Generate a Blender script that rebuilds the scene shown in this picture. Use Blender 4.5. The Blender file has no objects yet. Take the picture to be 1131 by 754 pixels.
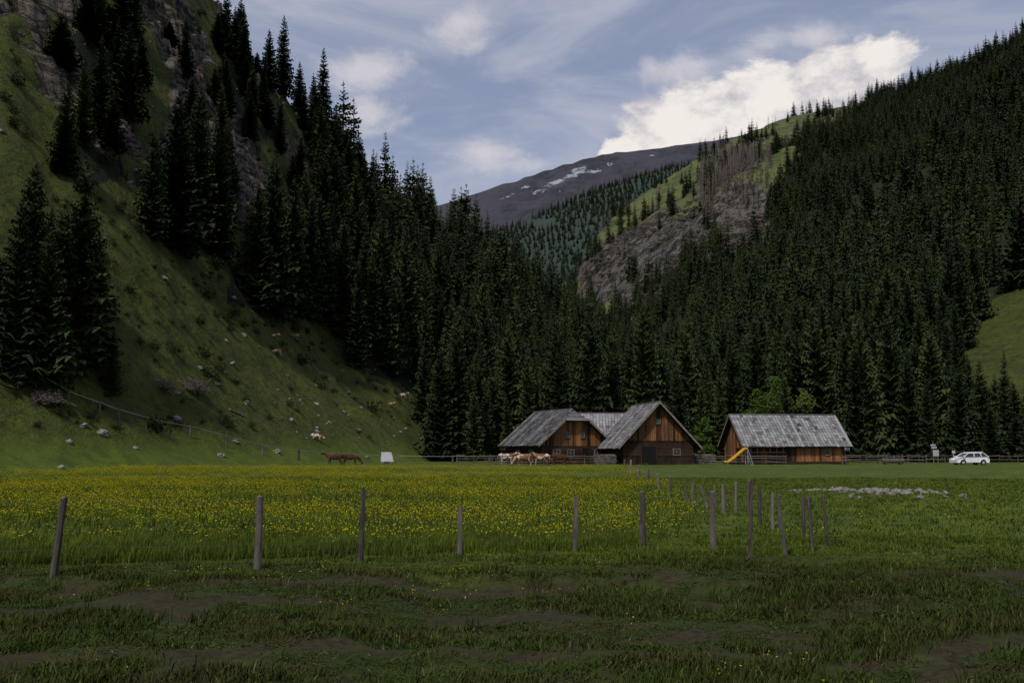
import bpy, math, random
import numpy as np
from mathutils import Vector, Matrix
random.seed(7); rng=np.random.default_rng(7)
scene=bpy.context.scene
scene.view_settings.view_transform='Standard'; scene.view_settings.look='None'; scene.view_settings.exposure=0
# ---------------------------------------------------------------- camera
F=1131*35/36.; EYE=2.0; TH=math.atan((500-377)/F)
cam=bpy.data.cameras.new("camera"); cam.lens=35; cam.sensor_width=36; cam.clip_start=0.1; cam.clip_end=30000
co=bpy.data.objects.new("camera",cam); scene.collection.objects.link(co)
co.location=(0,0,EYE); co.rotation_euler=(math.pi/2+TH,0,0); scene.camera=co
ct,st=math.cos(TH),math.sin(TH)
def bearing(u,v):  # u, v are image pixel coordinates
    """bearing and slope tangent of the camera ray through an image pixel"""
    a=(np.asarray(u,float)-565.5)/F; b=(377-np.asarray(v,float))/F
    dx=a; dy=ct-b*st; dz=st+b*ct
    return np.arctan2(dx,dy), dz/np.hypot(dx,dy)
def image_uv(x,y,z):  # projects world points through the camera to image pixel coordinates
    z=z-EYE; d=y*ct+z*st; up=-y*st+z*ct
    d=np.where(d<0.1,0.1,d)
    return 565.5+F*x/d, 377-F*up/d
# ---------------------------------------------------------------- noise
T=rng.random((256,256))
def vn(x,y,s=0):
    x=np.asarray(x,float)+s*17.3; y=np.asarray(y,float)+s*31.7
    xi=np.floor(x).astype(int); yi=np.floor(y).astype(int); fx=x-xi; fy=y-yi
    fx=fx*fx*(3-2*fx); fy=fy*fy*(3-2*fy)
    g=lambda i,j:T[(xi+i)&255,(yi+j)&255]
    return (g(0,0)*(1-fx)+g(1,0)*fx)*(1-fy)+(g(0,1)*(1-fx)+g(1,1)*fx)*fy
def fbm(x,y,o=4,s=0):
    r=0;a=.5;t=0
    for i in range(o):
        r=r+a*vn(x,y,s+i*3); t+=a; a*=.5; x=np.asarray(x)*2.03; y=np.asarray(y)*2.03
    return r/t
def sm(t): t=np.clip(t,0,1); return t*t*(3-2*t)
# ---------------------------------------------------------------- terrain
def layer(rows):
    A=[];R0=[];R1=[];Z=[]
    for u,v,rf,rr in rows:
        a,te=bearing(u,v); A.append(float(a)); R0.append(rf); R1.append(rr); Z.append(max(0,EYE+float(te)*rr))
    A=[-2.4]+A+[2.4]; R0=[R0[0]]+R0+[R0[-1]]; R1=[R1[0]]+R1+[R1[-1]]; Z=[0]+Z+[0]
    return tuple(map(np.array,(A,R0,R1,Z)))
L1=layer([(-900,-150,75,230),(-400,-330,78,215),(0,-300,88,215),(100,-190,92,220),(200,-60,102,235),(250,25,108,245),(300,95,116,265),
 (350,150,125,300),(400,192,137,340),(450,228,152,380),(520,268,185,430),(600,322,260,500),(660,372,350,550),(720,432,460,600),(770,505,600,640)])
R1=layer([(520,505,900,1000),(600,400,800,950),(640,292,700,1000),(665,250,600,1050),(700,218,430,1150),(780,167,240,1250),(860,134,200,1300),(940,116,190,1300),
 (1000,104,182,1200),(1060,79,178,1120),(1131,44,175,1050),(1400,-56,170,1000),(1900,100,170,1000)])
L3=layer([(380,400,1500,2200),(540,260,1500,2200),(580,246,1500,2250),(620,229,1500,2300),(660,210,1500,2350),(700,196,1500,2400),(740,184,1500,2400),(800,174,1500,2400),(1000,260,1500,2400)])
L4=layer([(0,470,2800,5000),(300,330,2800,5000),(450,238,2800,5000),(520,214,2700,5000),(560,203,2700,5000),(620,184,2700,5100),(680,169,2700,5200),(730,163,2700,5200),(770,156,2700,5200),(850,142,2700,5200),(1000,170,2700,5200),(1400,400,2700,5200)])
def lay(L,a,r,p,back=.4):
    rf=np.interp(a,L[0],L[1]); rr=np.interp(a,L[0],L[2]); z=np.interp(a,L[0],L[3])
    t=(r-rf)/(rr-rf); g=np.clip(t,0,1)**p*z
    return np.where(t>1,np.maximum(z-back*(r-rr),0),g),t,z
rockpoly=[(-400,-600),(330,-600),(272,0),(310,90),(335,170),(375,235),(345,265),(290,245),(240,248),(190,245),(150,200),(100,150),(0,175),(-400,200)]
def inpoly(u,v,P):
    c=np.zeros(np.shape(u),bool); n=len(P)
    for i in range(n):
        x1,y1=P[i]; x2,y2=P[(i+1)%n]
        if y1==y2: continue
        k=((y1>v)!=(y2>v))&(u<(x2-x1)*(v-y1)/(y2-y1)+x1); c^=k
    return c
def H(x,y,full=False):
    x=np.asarray(x,float); y=np.asarray(y,float)
    r=np.hypot(x,y)+1e-6; a=np.arctan2(x,y)
    base=.6*sm((r-40)/90)+(fbm(x/5,y/5,3,1)-.5)*.16*sm(r/10)+(fbm(x/28,y/28,2,5)-.5)*.3*sm((120-r)/60)
    base=base+(fbm(x/1.3,y/1.3,3,6)-.5)*.12*sm((24-r)/8)
    edge=15.6+ (fbm(x/3,y*0,3,9)-.5)*3.4
    base=base-.2*(1-sm((y-edge)/.4))*sm((fbm(x/5,y*0,2,10)-.3)*5)
    z1,t1,q1=lay(L1,a,r,1.28); z2,t2,q2=lay(R1,a,r,1.12); z3,t3,q3=lay(L3,a,r,1.0); z4,t4,q4=lay(L4,a,r,1.1,.2)
    k1=sm(t1*3)*sm(z1/25)
    n1=(fbm(x/45,y/45,5,2)-.5)*20*k1*(1-.65*sm((t1-.75)*5))+(fbm(x/7,y/7,4,4)-.5)*3.4*sm(z1/8)
    z1n=z1+n1
    u,v=image_uv(x,y,z1n)
    ju=(fbm(x/14,y/14,3,8)-.5)*110; jv=(fbm(x/14,y/14,3,11)-.5)*110
    rk=(inpoly(u+ju,v+jv,rockpoly)&(t1>0.1)&(t1<1.1)).astype(float)
    rkm=rk*sm((fbm(x/17,y/17,4,13)-.385)*9)
    st_=6.0; ph=(z1n+fbm(x/9,y/9,3,15)*8)/st_; fr=ph-np.floor(ph)
    z1n=z1n+rkm*(sm((fr-.3)*2.6)-fr)*st_*1.0+rkm*(fbm(x/2.6,y/2.6,3,17)-.5)*4
    z1=np.where(t1>0,z1n,z1)
    k2=sm(t2*4)
    z2=z2+np.where(t2>0,(fbm(x/130,y/130,5,21)-.5)*75*k2*(1-.85*sm((t2-.6)*2.5))*sm(z2/60)+(fbm(x/25,y/25,3,22)-.5)*5*k2,0)
    z3=z3+np.where(t3>0,(fbm(x/200,y/200,4,31)-.5)*90*sm(t3*3)*(1-.8*sm((t3-.6)*2.5)),0)
    z4=z4+np.where(t4>0,(fbm(x/500,y/500,6,41)-.5)*380*sm(t4*3)*(1-.93*sm((t4-.5)*2.2))+(.5-np.abs(fbm(x/240,y/240,4,43)-.5)*4)*26*sm(t4*3)*(1-.7*sm((t4-.7)*4)),0)
    hs=np.stack([np.zeros_like(z1),z1,z2,z3,z4]); idx=np.argmax(hs,0)
    z=base+np.max(hs,0)
    if full: return z,idx,rkm,t1,t2,r,a,q1
    return z
def hit(u,v,rmin=5):
    a,te=bearing(u,v); a=float(a);te=float(te)
    r=rmin*np.exp(np.linspace(0,math.log(7000/rmin),9000)); x=r*math.sin(a); y=r*math.cos(a)
    d=EYE+te*r-H(x,y); k=np.where(d<0)[0]
    k=k[0] if len(k) else int(np.argmin(np.abs(r-float(np.interp(a,L1[0],L1[2])))))
    return float(x[k]),float(y[k]),float(H(x[k],y[k]))
def at(u,Y):
    x=(u-565.5)/F*Y; return x,Y,float(H(x,Y))
clear=[(636,330),(636,262),(700,205),(780,155),(860,115),(965,90),(960,124),(905,152),(872,180),(850,225),(850,258),(825,278),(770,282),(735,315),(700,345)]
debris=[(642,335),(645,290),(690,262),(735,235),(780,218),(835,192),(855,228),(850,262),(800,286),(735,320),(700,345)]
rmead=[(1070,470),(1062,385),(1088,330),(1131,314),(1500,300),(1500,470)]
# ---------------------------------------------------------------- node helpers
def newmat(name):
    m=bpy.data.materials.new(name); m.use_nodes=True; nt=m.node_tree; b=nt.nodes['Principled BSDF']
    b.inputs['Specular IOR Level'].default_value=.15; b.inputs['Roughness'].default_value=.85
    return m,nt,b
def N(nt,t,**k):
    n=nt.nodes.new(t)
    for a,b in k.items(): setattr(n,a,b)
    return n
def noise(nt,vec,scale,detail=4,rough=.6,dist=0):
    n=N(nt,'ShaderNodeTexNoise'); n.inputs['Scale'].default_value=scale; n.inputs['Detail'].default_value=detail
    n.inputs['Roughness'].default_value=rough; n.inputs['Distortion'].default_value=dist
    if vec is not None: nt.links.new(vec,n.inputs['Vector'])
    return n.outputs['Fac']
def math_(nt,op,a,b=None,clamp=False,c=None):
    n=N(nt,'ShaderNodeMath',operation=op); n.use_clamp=clamp
    for i,q in enumerate((a,b,c)):
        if q is None: continue
        if isinstance(q,(int,float)): n.inputs[i].default_value=q
        else: nt.links.new(q,n.inputs[i])
    return n.outputs[0]
def rmp(nt,f,lo,hi):
    n=N(nt,'ShaderNodeMapRange'); n.interpolation_type='SMOOTHSTEP'
    nt.links.new(f,n.inputs[0]); n.inputs[1].default_value=lo; n.inputs[2].default_value=hi
    return n.outputs[0]
def mix(nt,f,a,b,mode='MIX'):
    n=N(nt,'ShaderNodeMix',data_type='RGBA',blend_type=mode)
    if isinstance(f,(int,float)): n.inputs[0].default_value=f
    else: nt.links.new(f,n.inputs[0])
    for i,q in ((6,a),(7,b)):
        if isinstance(q,tuple): n.inputs[i].default_value=(*q[:3],1)
        else: nt.links.new(q,n.inputs[i])
    return n.outputs[2]
def vmul(nt,v,s):
    n=N(nt,'ShaderNodeVectorMath',operation='MULTIPLY'); nt.links.new(v,n.inputs[0]); n.inputs[1].default_value=s; return n.outputs[0]
def attr(nt,name):
    n=N(nt,'ShaderNodeAttribute'); n.attribute_name=name; return n.outputs['Fac']
def bump(nt,b,h,dist,strength=1):
    n=N(nt,'ShaderNodeBump'); n.inputs['Distance'].default_value=dist; n.inputs['Strength'].default_value=strength
    nt.links.new(h,n.inputs['Height']); nt.links.new(n.outputs[0],b.inputs['Normal'])
def simple(name,c1,c2,scale=3,rough=.8,bmp=0,spec=.15,stretch=None,coord='Object'):
    m,nt,b=newmat(name); tc=N(nt,'ShaderNodeTexCoord'); v=tc.outputs[coord]
    if stretch: v=vmul(nt,v,stretch)
    n=noise(nt,v,scale); f=rmp(nt,n,.3,.7); nt.links.new(mix(nt,f,c1,c2),b.inputs['Base Color'])
    b.inputs['Roughness'].default_value=rough; b.inputs['Specular IOR Level'].default_value=spec
    if bmp: bump(nt,b,n,bmp)
    return m
def grasscol(nt,pos):
    big=rmp(nt,noise(nt,pos,.09,3),.35,.65); mid=rmp(nt,noise(nt,pos,.5,4,.7),.38,.64); sml=rmp(nt,noise(nt,pos,3.2,3),.3,.7)
    c=mix(nt,big,(.068,.102,.010),(.098,.135,.012))
    c=mix(nt,mid,c,(.042,.070,.010))
    c=mix(nt,math_(nt,'MULTIPLY',sml,.35),c,(.100,.115,.020))
    sx=N(nt,'ShaderNodeSeparateXYZ'); nt.links.new(pos,sx.inputs[0])
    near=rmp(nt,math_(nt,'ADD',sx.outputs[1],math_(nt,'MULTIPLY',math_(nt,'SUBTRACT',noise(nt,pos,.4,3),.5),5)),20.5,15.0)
    c=mix(nt,math_(nt,'MULTIPLY',near,.86),c,(.017,.030,.006))  # cloud shade over the foreground, painted into the grass colour
    br=math_(nt,'MULTIPLY',near,math_(nt,'MULTIPLY',rmp(nt,noise(nt,vmul(nt,pos,(.7,1.4,1)),.8,6,.78),.46,.60),.85))
    c=mix(nt,br,c,(.040,.032,.013))
    lt=math_(nt,'MULTIPLY',near,math_(nt,'MULTIPLY',rmp(nt,noise(nt,pos,1.3,4,.7),.54,.66),.55))
    return mix(nt,lt,c,(.060,.080,.015))
# ---------------------------------------------------------------- ground material
gm,nt,b=newmat("alpine_ground_material")
geo=N(nt,'ShaderNodeNewGeometry'); P=geo.outputs['Position']
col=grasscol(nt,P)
sp=noise(nt,P,7,4,.7)
col=mix(nt,math_(nt,'MULTIPLY',rmp(nt,sp,.42,.62),.45),col,(.02,.028,.008))
sl=attr(nt,"c_slope")
slc=mix(nt,rmp(nt,noise(nt,P,.16,5,.7),.35,.68),(.098,.115,.020),(.052,.072,.016))
slc=mix(nt,math_(nt,'MULTIPLY',rmp(nt,noise(nt,P,.9,6,.8),.48,.58),.8),slc,(.024,.033,.010))
slc=mix(nt,math_(nt,'MULTIPLY',rmp(nt,noise(nt,P,.45,6,.85),.56,.64),.75),slc,(.15,.12,.075))
col=mix(nt,sl,col,slc)
soil=math_(nt,'MULTIPLY',attr(nt,"c_soil"),rmp(nt,noise(nt,P,1.7,5,.7),.36,.52))
col=mix(nt,soil,col,mix(nt,rmp(nt,noise(nt,P,9,3),.3,.7),(.050,.030,.017),(.014,.011,.007)))
fl=math_(nt,'MULTIPLY',attr(nt,"c_flower"),rmp(nt,noise(nt,vmul(nt,P,(.5,1,1)),.9,5,.75),.50,.72))
col=mix(nt,math_(nt,'MULTIPLY',fl,.40),col,(.32,.28,.015))
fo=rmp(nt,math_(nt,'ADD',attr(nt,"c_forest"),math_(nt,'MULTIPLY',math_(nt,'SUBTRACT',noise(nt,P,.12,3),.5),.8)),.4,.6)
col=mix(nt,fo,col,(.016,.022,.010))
cl=attr(nt,"c_clear")
clc=mix(nt,rmp(nt,noise(nt,P,.03,6,.75),.42,.60),(.105,.125,.035),(.045,.060,.022))
clc=mix(nt,math_(nt,'MULTIPLY',rmp(nt,noise(nt,P,.09,5,.8),.52,.60),.65),clc,(.12,.10,.075))
col=mix(nt,cl,col,clc)
db=rmp(nt,math_(nt,'ADD',attr(nt,"c_debris"),math_(nt,'MULTIPLY',math_(nt,'SUBTRACT',noise(nt,P,.03,5,.75),.5),2.4)),.54,.74)
dbc=mix(nt,rmp(nt,noise(nt,P,.10,7,.9),.45,.55),(.018,.016,.014),(.155,.14,.12))
col=mix(nt,db,col,dbc)
warp=math_(nt,'MULTIPLY',noise(nt,P,.15,3),1.4)
sx=N(nt,'ShaderNodeSeparateXYZ'); nt.links.new(P,sx.inputs[0])
zz=math_(nt,'ADD',math_(nt,'MULTIPLY',sx.outputs[2],1.1),math_(nt,'MULTIPLY',warp,4))
cx=N(nt,'ShaderNodeCombineXYZ'); nt.links.new(math_(nt,'MULTIPLY',sx.outputs[0],.12),cx.inputs[0]); nt.links.new(math_(nt,'MULTIPLY',sx.outputs[1],.12),cx.inputs[1]); nt.links.new(zz,cx.inputs[2])
strata=noise(nt,cx.outputs[0],1.0,5,.7)
rc=mix(nt,rmp(nt,strata,.40,.60),(.026,.020,.017),(.235,.195,.160))
rc=mix(nt,rmp(nt,noise(nt,P,.45,5,.75),.52,.62),rc,(.040,.050,.016))
rk=rmp(nt,math_(nt,'ADD',attr(nt,"c_rock"),math_(nt,'MULTIPLY',math_(nt,'SUBTRACT',noise(nt,P,.35,5,.8),.5),1.3)),.42,.6)
col=mix(nt,rk,col,rc)
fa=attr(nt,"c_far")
fc=mix(nt,rmp(nt,noise(nt,P,.005,8,.75),.42,.58),(.125,.120,.155),(.070,.078,.092))  # far mountain: distance haze painted in as bluish, paler rock tones
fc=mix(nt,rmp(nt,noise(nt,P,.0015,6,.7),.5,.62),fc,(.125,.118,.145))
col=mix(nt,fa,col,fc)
sn=rmp(nt,math_(nt,'ADD',attr(nt,"c_snow"),math_(nt,'MULTIPLY',math_(nt,'SUBTRACT',noise(nt,P,.012,6,.8),.5),3.0)),.74,.84)
sn=math_(nt,'MULTIPLY',sn,rmp(nt,attr(nt,"c_snow"),.0,.2))
col=mix(nt,sn,col,(.66,.69,.76))
mf=attr(nt,"c_mid"); col=mix(nt,mf,col,(.034,.052,.044))  # middle hills: blue-green tint paints in the aerial haze
nt.links.new(col,b.inputs['Base Color'])
hh=math_(nt,'ADD',math_(nt,'MULTIPLY',noise(nt,P,6,4),.06),math_(nt,'MULTIPLY',math_(nt,'ADD',strata,noise(nt,P,1.2,4,.8)),math_(nt,'MULTIPLY',rk,1.6)))
hh=math_(nt,'ADD',hh,math_(nt,'MULTIPLY',noise(nt,P,.9,5,.8),math_(nt,'MULTIPLY',sl,1.5)))
hh=math_(nt,'ADD',hh,math_(nt,'MULTIPLY',noise(nt,P,.12,5,.8),math_(nt,'MULTIPLY',math_(nt,'ADD',db,math_(nt,'MULTIPLY',cl,.5)),6)))
hh=math_(nt,'ADD',hh,math_(nt,'MULTIPLY',noise(nt,P,.005,8,.8),math_(nt,'MULTIPLY',fa,180)))
bump(nt,b,hh,1.0,.9)
# ---------------------------------------------------------------- ground mesh
aa=np.concatenate([np.radians(np.linspace(-180,-40,46)[:-1]),np.radians(np.linspace(-40,40,640)),np.radians(np.linspace(40,180,46)[1:])])
rr=[0.5,1.5,3.0]
while rr[-1]<9000:
    q=rr[-1]; k=.012 if q<100 else .010
    if 100<q<280: k=.007
    if 2700<q<5400: k=.007
    rr.append(q*(1+k)+(0 if q>8 else .35))
rr=np.array(rr); AA,RR=np.meshgrid(aa,rr); X=RR*np.sin(AA); Y=RR*np.cos(AA)
Z,idx,rkm,t1,t2,r_,a_,q1=H(X,Y,True)
nr,na=X.shape
V=np.stack([X,Y,Z],-1).reshape(-1,3)
i,j=np.meshgrid(np.arange(nr-1),np.arange(na-1),indexing='ij'); k=(i*na+j).ravel()
Fq=np.ascontiguousarray(np.stack([k,k+na,k+na+1,k+1],-1)[:, ::-1])
me=bpy.data.meshes.new("ground"); me.vertices.add(len(V)); me.vertices.foreach_set("co",V.ravel())
me.loops.add(Fq.size); me.polygons.add(len(Fq)); me.loops.foreach_set("vertex_index",Fq.ravel().astype(np.int32))
me.polygons.foreach_set("loop_start",np.arange(0,Fq.size,4,dtype=np.int32)); me.polygons.foreach_set("loop_total",np.full(len(Fq),4,dtype=np.int32))
me.polygons.foreach_set("use_smooth",np.ones(len(Fq),bool)); me.update(calc_edges=True)
if me.polygons[1000].normal.z<0: me.flip_normals()
U,W_=image_uv(X,Y,Z)
flowpoly=[(-500,518.5),(692,517),(745,540),(770,575),(700,606),(-500,640)]
def forest_density(x,y,z,idx,t1,t2,r,a,q1):
    u,v=image_uv(x,y,z); n=fbm(x/16,y/16,3,50)
    ju=u+(fbm(x/12,y/12,3,51)-.5)*40; jv=v+(fbm(x/12,y/12,3,52)-.5)*40
    d=np.zeros_like(x)
    fr=(r>166)&(u>485); d=np.where(fr,1.0,d)
    w=(idx==1)
    g=w&(u<=492)
    d=np.where(w&(u>455)&(t1>.03)&(r>158),1.0,d)
    d=np.where(g,.006,d)
    d=np.where(g&(u>345)&(jv<372+(ju-385)*.9),.9*(n>.36),d)
    d=np.where(g&(u>262)&(u<=345)&(v<230),.20,d)
    d=np.where(g&(u<=262)&(v<225),.12*(n>.40),d)
    for P_,dd in (([(-300,330),(60,320),(104,330),(108,385),(90,412),(-300,425)],.85),([(52,40),(122,40),(135,190),(75,200)],.5),([(150,195),(255,185),(250,285),(155,262)],.8),
               ([(262,290),(345,280),(350,350),(262,345)],.85),([(120,20),(165,20),(165,110),(120,110)],.4),([(235,60),(262,60),(300,150),(260,180)],.45)):
        d=np.where(g&inpoly(ju,jv,P_),dd,d)
    d=np.where((idx==1)&(t1>1.15),0,d)
    R_=(idx==2)|(idx==0)
    d=np.where(R_&(r>230),d*np.where(fbm(x/34,y/34,4,53)>.34,1,.55),d)
    c=R_&inpoly(u+(ju-u)*.6,v+(jv-v)*.6,clear)&(r>400); d=np.where(c,np.where(fbm(x/30,y/30,3,54)>.62,.30,.018),d)
    d=np.where((idx==2)&inpoly(ju*.3+u*.7,jv*.3+v*.7,rmead),.012,d)
    rr1=np.interp(a,L1[0],L1[2]); te=(z+22-EYE)/r; te1=(np.interp(a,L1[0],L1[3])-EYE)/rr1
    d=np.where((r>rr1+25)&(te<te1),0,d)
    d=np.where((u<-140)|(u>1270)|(y<60),0,d)
    return d,u,v
fd,_,_=forest_density(X,Y,Z,idx,t1,t2,r_,a_,q1)
at_={}
fo_=np.where((fd>.42)|((r_>175)&(U<-140))|((r_>175)&(U>1270)&(idx!=1)),1.,0.)
at_["c_forest"]=fo_*(r_<1450)
inr=inpoly(U,W_,[(1040,480),(1040,290),(1600,240),(1600,480)])&(idx==2)&(fo_<.5)
at_["c_slope"]=np.maximum(sm((Z-1.5)/4)*(idx==1),inr)
at_["c_rock"]=rkm
at_["c_clear"]=((idx==2)&(fo_<.5)&(r_>180)&(~inr)).astype(float)*(r_<1500)
at_["c_debris"]=(inpoly(U+(fbm(X/60,Y/60,3,61)-.5)*60,W_+(fbm(X/60,Y/60,3,62)-.5)*40,debris)&(idx==2)).astype(float)
at_["c_far"]=(idx==4).astype(float)
at_["c_mid"]=((idx==3)|((idx==2)&(t2>1))).astype(float)
s=np.zeros_like(X)
for (cu,cv,ru,rv) in [(632,194,36,4),(612,202,16,3.5),(655,189,22,3.5),(598,211,18,4),(676,181,14,4),(640,187,14,3),(582,208,14,4),(700,174,12,3),(622,210,14,3),(560,217,14,3),(720,171,10,2.5)]:
    s=np.maximum(s,1-np.hypot((U-cu)/ru,(W_-cv+ (U-cu)*.22)/rv)*.6)
at_["c_snow"]=np.clip(s,0,1)*(idx==4)
def soilmask(x,y):
    s_=np.exp(-((y-15.9)/.55)**2)*np.maximum(sm((x+2.8)/.8)*sm((1.6-x)/.8)*sm((fbm(x/1.2,y/1.2,3,71)-.22)*7),sm((fbm(x/2.2,y/2.2,3,71)-.56)*8)*.8)
    return np.maximum(s_,.8*sm((fbm(x/1.2,y/.8,3,72)-.56)*10)*(y<14.8))
at_["c_soil"]=soilmask(X,Y)
at_["c_flower"]=inpoly(U,W_+ (fbm(X/6,Y/6,2,73)-.5)*10,flowpoly).astype(float)*(r_<125)
for kname,val in at_.items():
    A=me.attributes.new(kname,'FLOAT','POINT'); A.data.foreach_set("value",np.asarray(val,np.float32).ravel())
me.materials.append(gm)
go=bpy.data.objects.new("ground",me); scene.collection.objects.link(go)
# ---------------------------------------------------------------- mesh builder
class MB:
    def __init__(s): s.v=[];s.f=[];s.sh=[];s.m=[]
    def poly(s,pts,sh=.5,m=0):
        n=len(s.v); s.v+= [tuple(p) for p in pts]; s.f.append(tuple(range(n,n+len(pts)))); s.sh.append(sh); s.m.append(m)
    def hexa(s,p,sh=.5,m=0):
        n=len(s.v); s.v+=[tuple(q) for q in p]
        for f in ((0,3,2,1),(4,5,6,7),(0,1,5,4),(1,2,6,5),(2,3,7,6),(3,0,4,7)):
            s.f.append(tuple(n+i for i in f)); s.sh.append(sh); s.m.append(m)
    def box(s,x0,x1,y0,y1,z0,z1,sh=.5,m=0,zt=None):
        a,b_=(z1,z1) if zt is None else zt
        s.hexa([(x0,y0,z0),(x1,y0,z0),(x1,y1,z0),(x0,y1,z0),(x0,y0,a),(x1,y0,b_),(x1,y1,b_),(x0,y1,a)],sh,m)
    def tube(s,p,q,r0,r1,n=6,sh=.5,m=0,cap=True):
        p=Vector(p);q=Vector(q);d=(q-p).normalized(); a=d.orthogonal().normalized(); c=d.cross(a); k=len(s.v)
        for P_,r in ((p,r0),(q,r1)):
            for i in range(n):
                t=2*math.pi*i/n; s.v.append(tuple(P_+a*math.cos(t)*r+c*math.sin(t)*r))
        for i in range(n):
            j=(i+1)%n; s.f.append((k+i,k+j,k+n+j,k+n+i)); s.sh.append(sh); s.m.append(m)
        if cap:
            s.f.append(tuple(k+n+i for i in range(n))); s.sh.append(sh); s.m.append(m)
            s.f.append(tuple(k+i for i in reversed(range(n)))); s.sh.append(sh); s.m.append(m)
    def mesh(s,name,mats):
        me=bpy.data.meshes.new(name); me.from_pydata(s.v,[],s.f)
        for q in mats: me.materials.append(q)
        me.polygons.foreach_set("material_index",s.m)
        A=me.attributes.new("shade",'FLOAT','FACE'); A.data.foreach_set("value",s.sh); me.update(); return me
    def obj(s,name,mats,parent=None,loc=(0,0,0),link=True,smooth=False):
        me=s.mesh(name,mats if isinstance(mats,list) else [mats])
        if smooth: me.polygons.foreach_set("use_smooth",[True]*len(me.polygons))
        o=bpy.data.objects.new(name,me); o.location=loc
        if link: scene.collection.objects.link(o)
        if parent: o.parent=parent
        return o
def empty(name,loc,rz=0):
    o=bpy.data.objects.new(name,None); o.location=loc; o.rotation_euler=(0,0,rz); o.empty_display_size=.5; scene.collection.objects.link(o); return o
# ---------------------------------------------------------------- materials
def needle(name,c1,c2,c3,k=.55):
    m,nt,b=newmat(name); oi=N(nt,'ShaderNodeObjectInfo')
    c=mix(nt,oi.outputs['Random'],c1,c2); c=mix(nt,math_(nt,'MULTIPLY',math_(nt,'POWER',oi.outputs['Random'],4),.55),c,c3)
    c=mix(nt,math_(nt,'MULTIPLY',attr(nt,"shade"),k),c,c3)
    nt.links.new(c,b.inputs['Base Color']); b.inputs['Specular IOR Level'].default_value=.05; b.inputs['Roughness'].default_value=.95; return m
m_spr=needle("spruce_needle_material",(.015,.026,.013),(.032,.046,.018),(.064,.082,.028))
m_bark=simple("bark_material",(.05,.035,.025),(.10,.08,.06),4,stretch=(1,1,.2))
m_leaf=needle("broadleaf_foliage_material",(.035,.062,.012),(.055,.090,.015),(.085,.13,.025))
m_dead=simple("dead_tree_material",(.10,.08,.072),(.19,.155,.14),1)
m_shrub=needle("shrub_material",(.012,.020,.008),(.022,.032,.011),(.045,.055,.02))
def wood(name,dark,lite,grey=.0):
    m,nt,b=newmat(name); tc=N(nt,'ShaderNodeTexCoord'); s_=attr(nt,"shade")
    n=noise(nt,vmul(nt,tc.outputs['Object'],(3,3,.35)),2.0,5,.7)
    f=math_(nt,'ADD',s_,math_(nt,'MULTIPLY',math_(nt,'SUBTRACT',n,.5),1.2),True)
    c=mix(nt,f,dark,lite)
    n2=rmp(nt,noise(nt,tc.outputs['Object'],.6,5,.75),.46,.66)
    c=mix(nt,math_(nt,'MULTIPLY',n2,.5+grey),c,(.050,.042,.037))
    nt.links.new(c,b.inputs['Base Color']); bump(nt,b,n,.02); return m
m_wood=wood("weathered_board_material",(.016,.011,.008),(.36,.155,.058))
m_log=wood("dark_log_material",(.013,.009,.007),(.12,.062,.034))
m_post=wood("fence_wood_material",(.035,.030,.026),(.21,.18,.155),.1)
m_roof,nt,b=newmat("wood_shingle_material"); tc=N(nt,'ShaderNodeTexCoord')
n=noise(nt,tc.outputs['Object'],.7,6,.75); f=math_(nt,'ADD',attr(nt,"shade"),math_(nt,'MULTIPLY',math_(nt,'SUBTRACT',n,.5),1.1),True)
nt.links.new(mix(nt,f,(.045,.044,.049),(.30,.295,.30)),b.inputs['Base Color']); bump(nt,b,n,.03)
m_dark=simple("shadow_interior_material",(.008,.007,.006),(.014,.012,.01))
m_glass=simple("window_glass_material",(.02,.025,.03),(.04,.045,.05),1,.1,spec=.6)
m_trim=simple("pale_trim_material",(.12,.10,.085),(.23,.205,.18),3)
m_wire=simple("fence_wire_material",(.05,.05,.05),(.11,.11,.11),2,.6)
m_rope=simple("fence_tape_material",(.34,.33,.30),(.46,.45,.42),2,.7)
m_stone=simple("stone_material",(.11,.102,.095),(.28,.26,.24),2.5,.9,.03)
m_white=simple("white_paint_material",(.72,.73,.75),(.80,.80,.82),1,.25,spec=.5)
m_tire=simple("tyre_rubber_material",(.015,.015,.016),(.03,.03,.03))
m_metal=simple("grey_metal_material",(.3,.3,.32),(.42,.42,.44),3,.4,spec=.5)
m_yel=simple("yellow_plastic_material",(.55,.32,.02),(.62,.38,.03),2,.4,spec=.4)
m_red=simple("tail_lamp_material",(.4,.02,.02),(.5,.03,.03))
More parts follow.
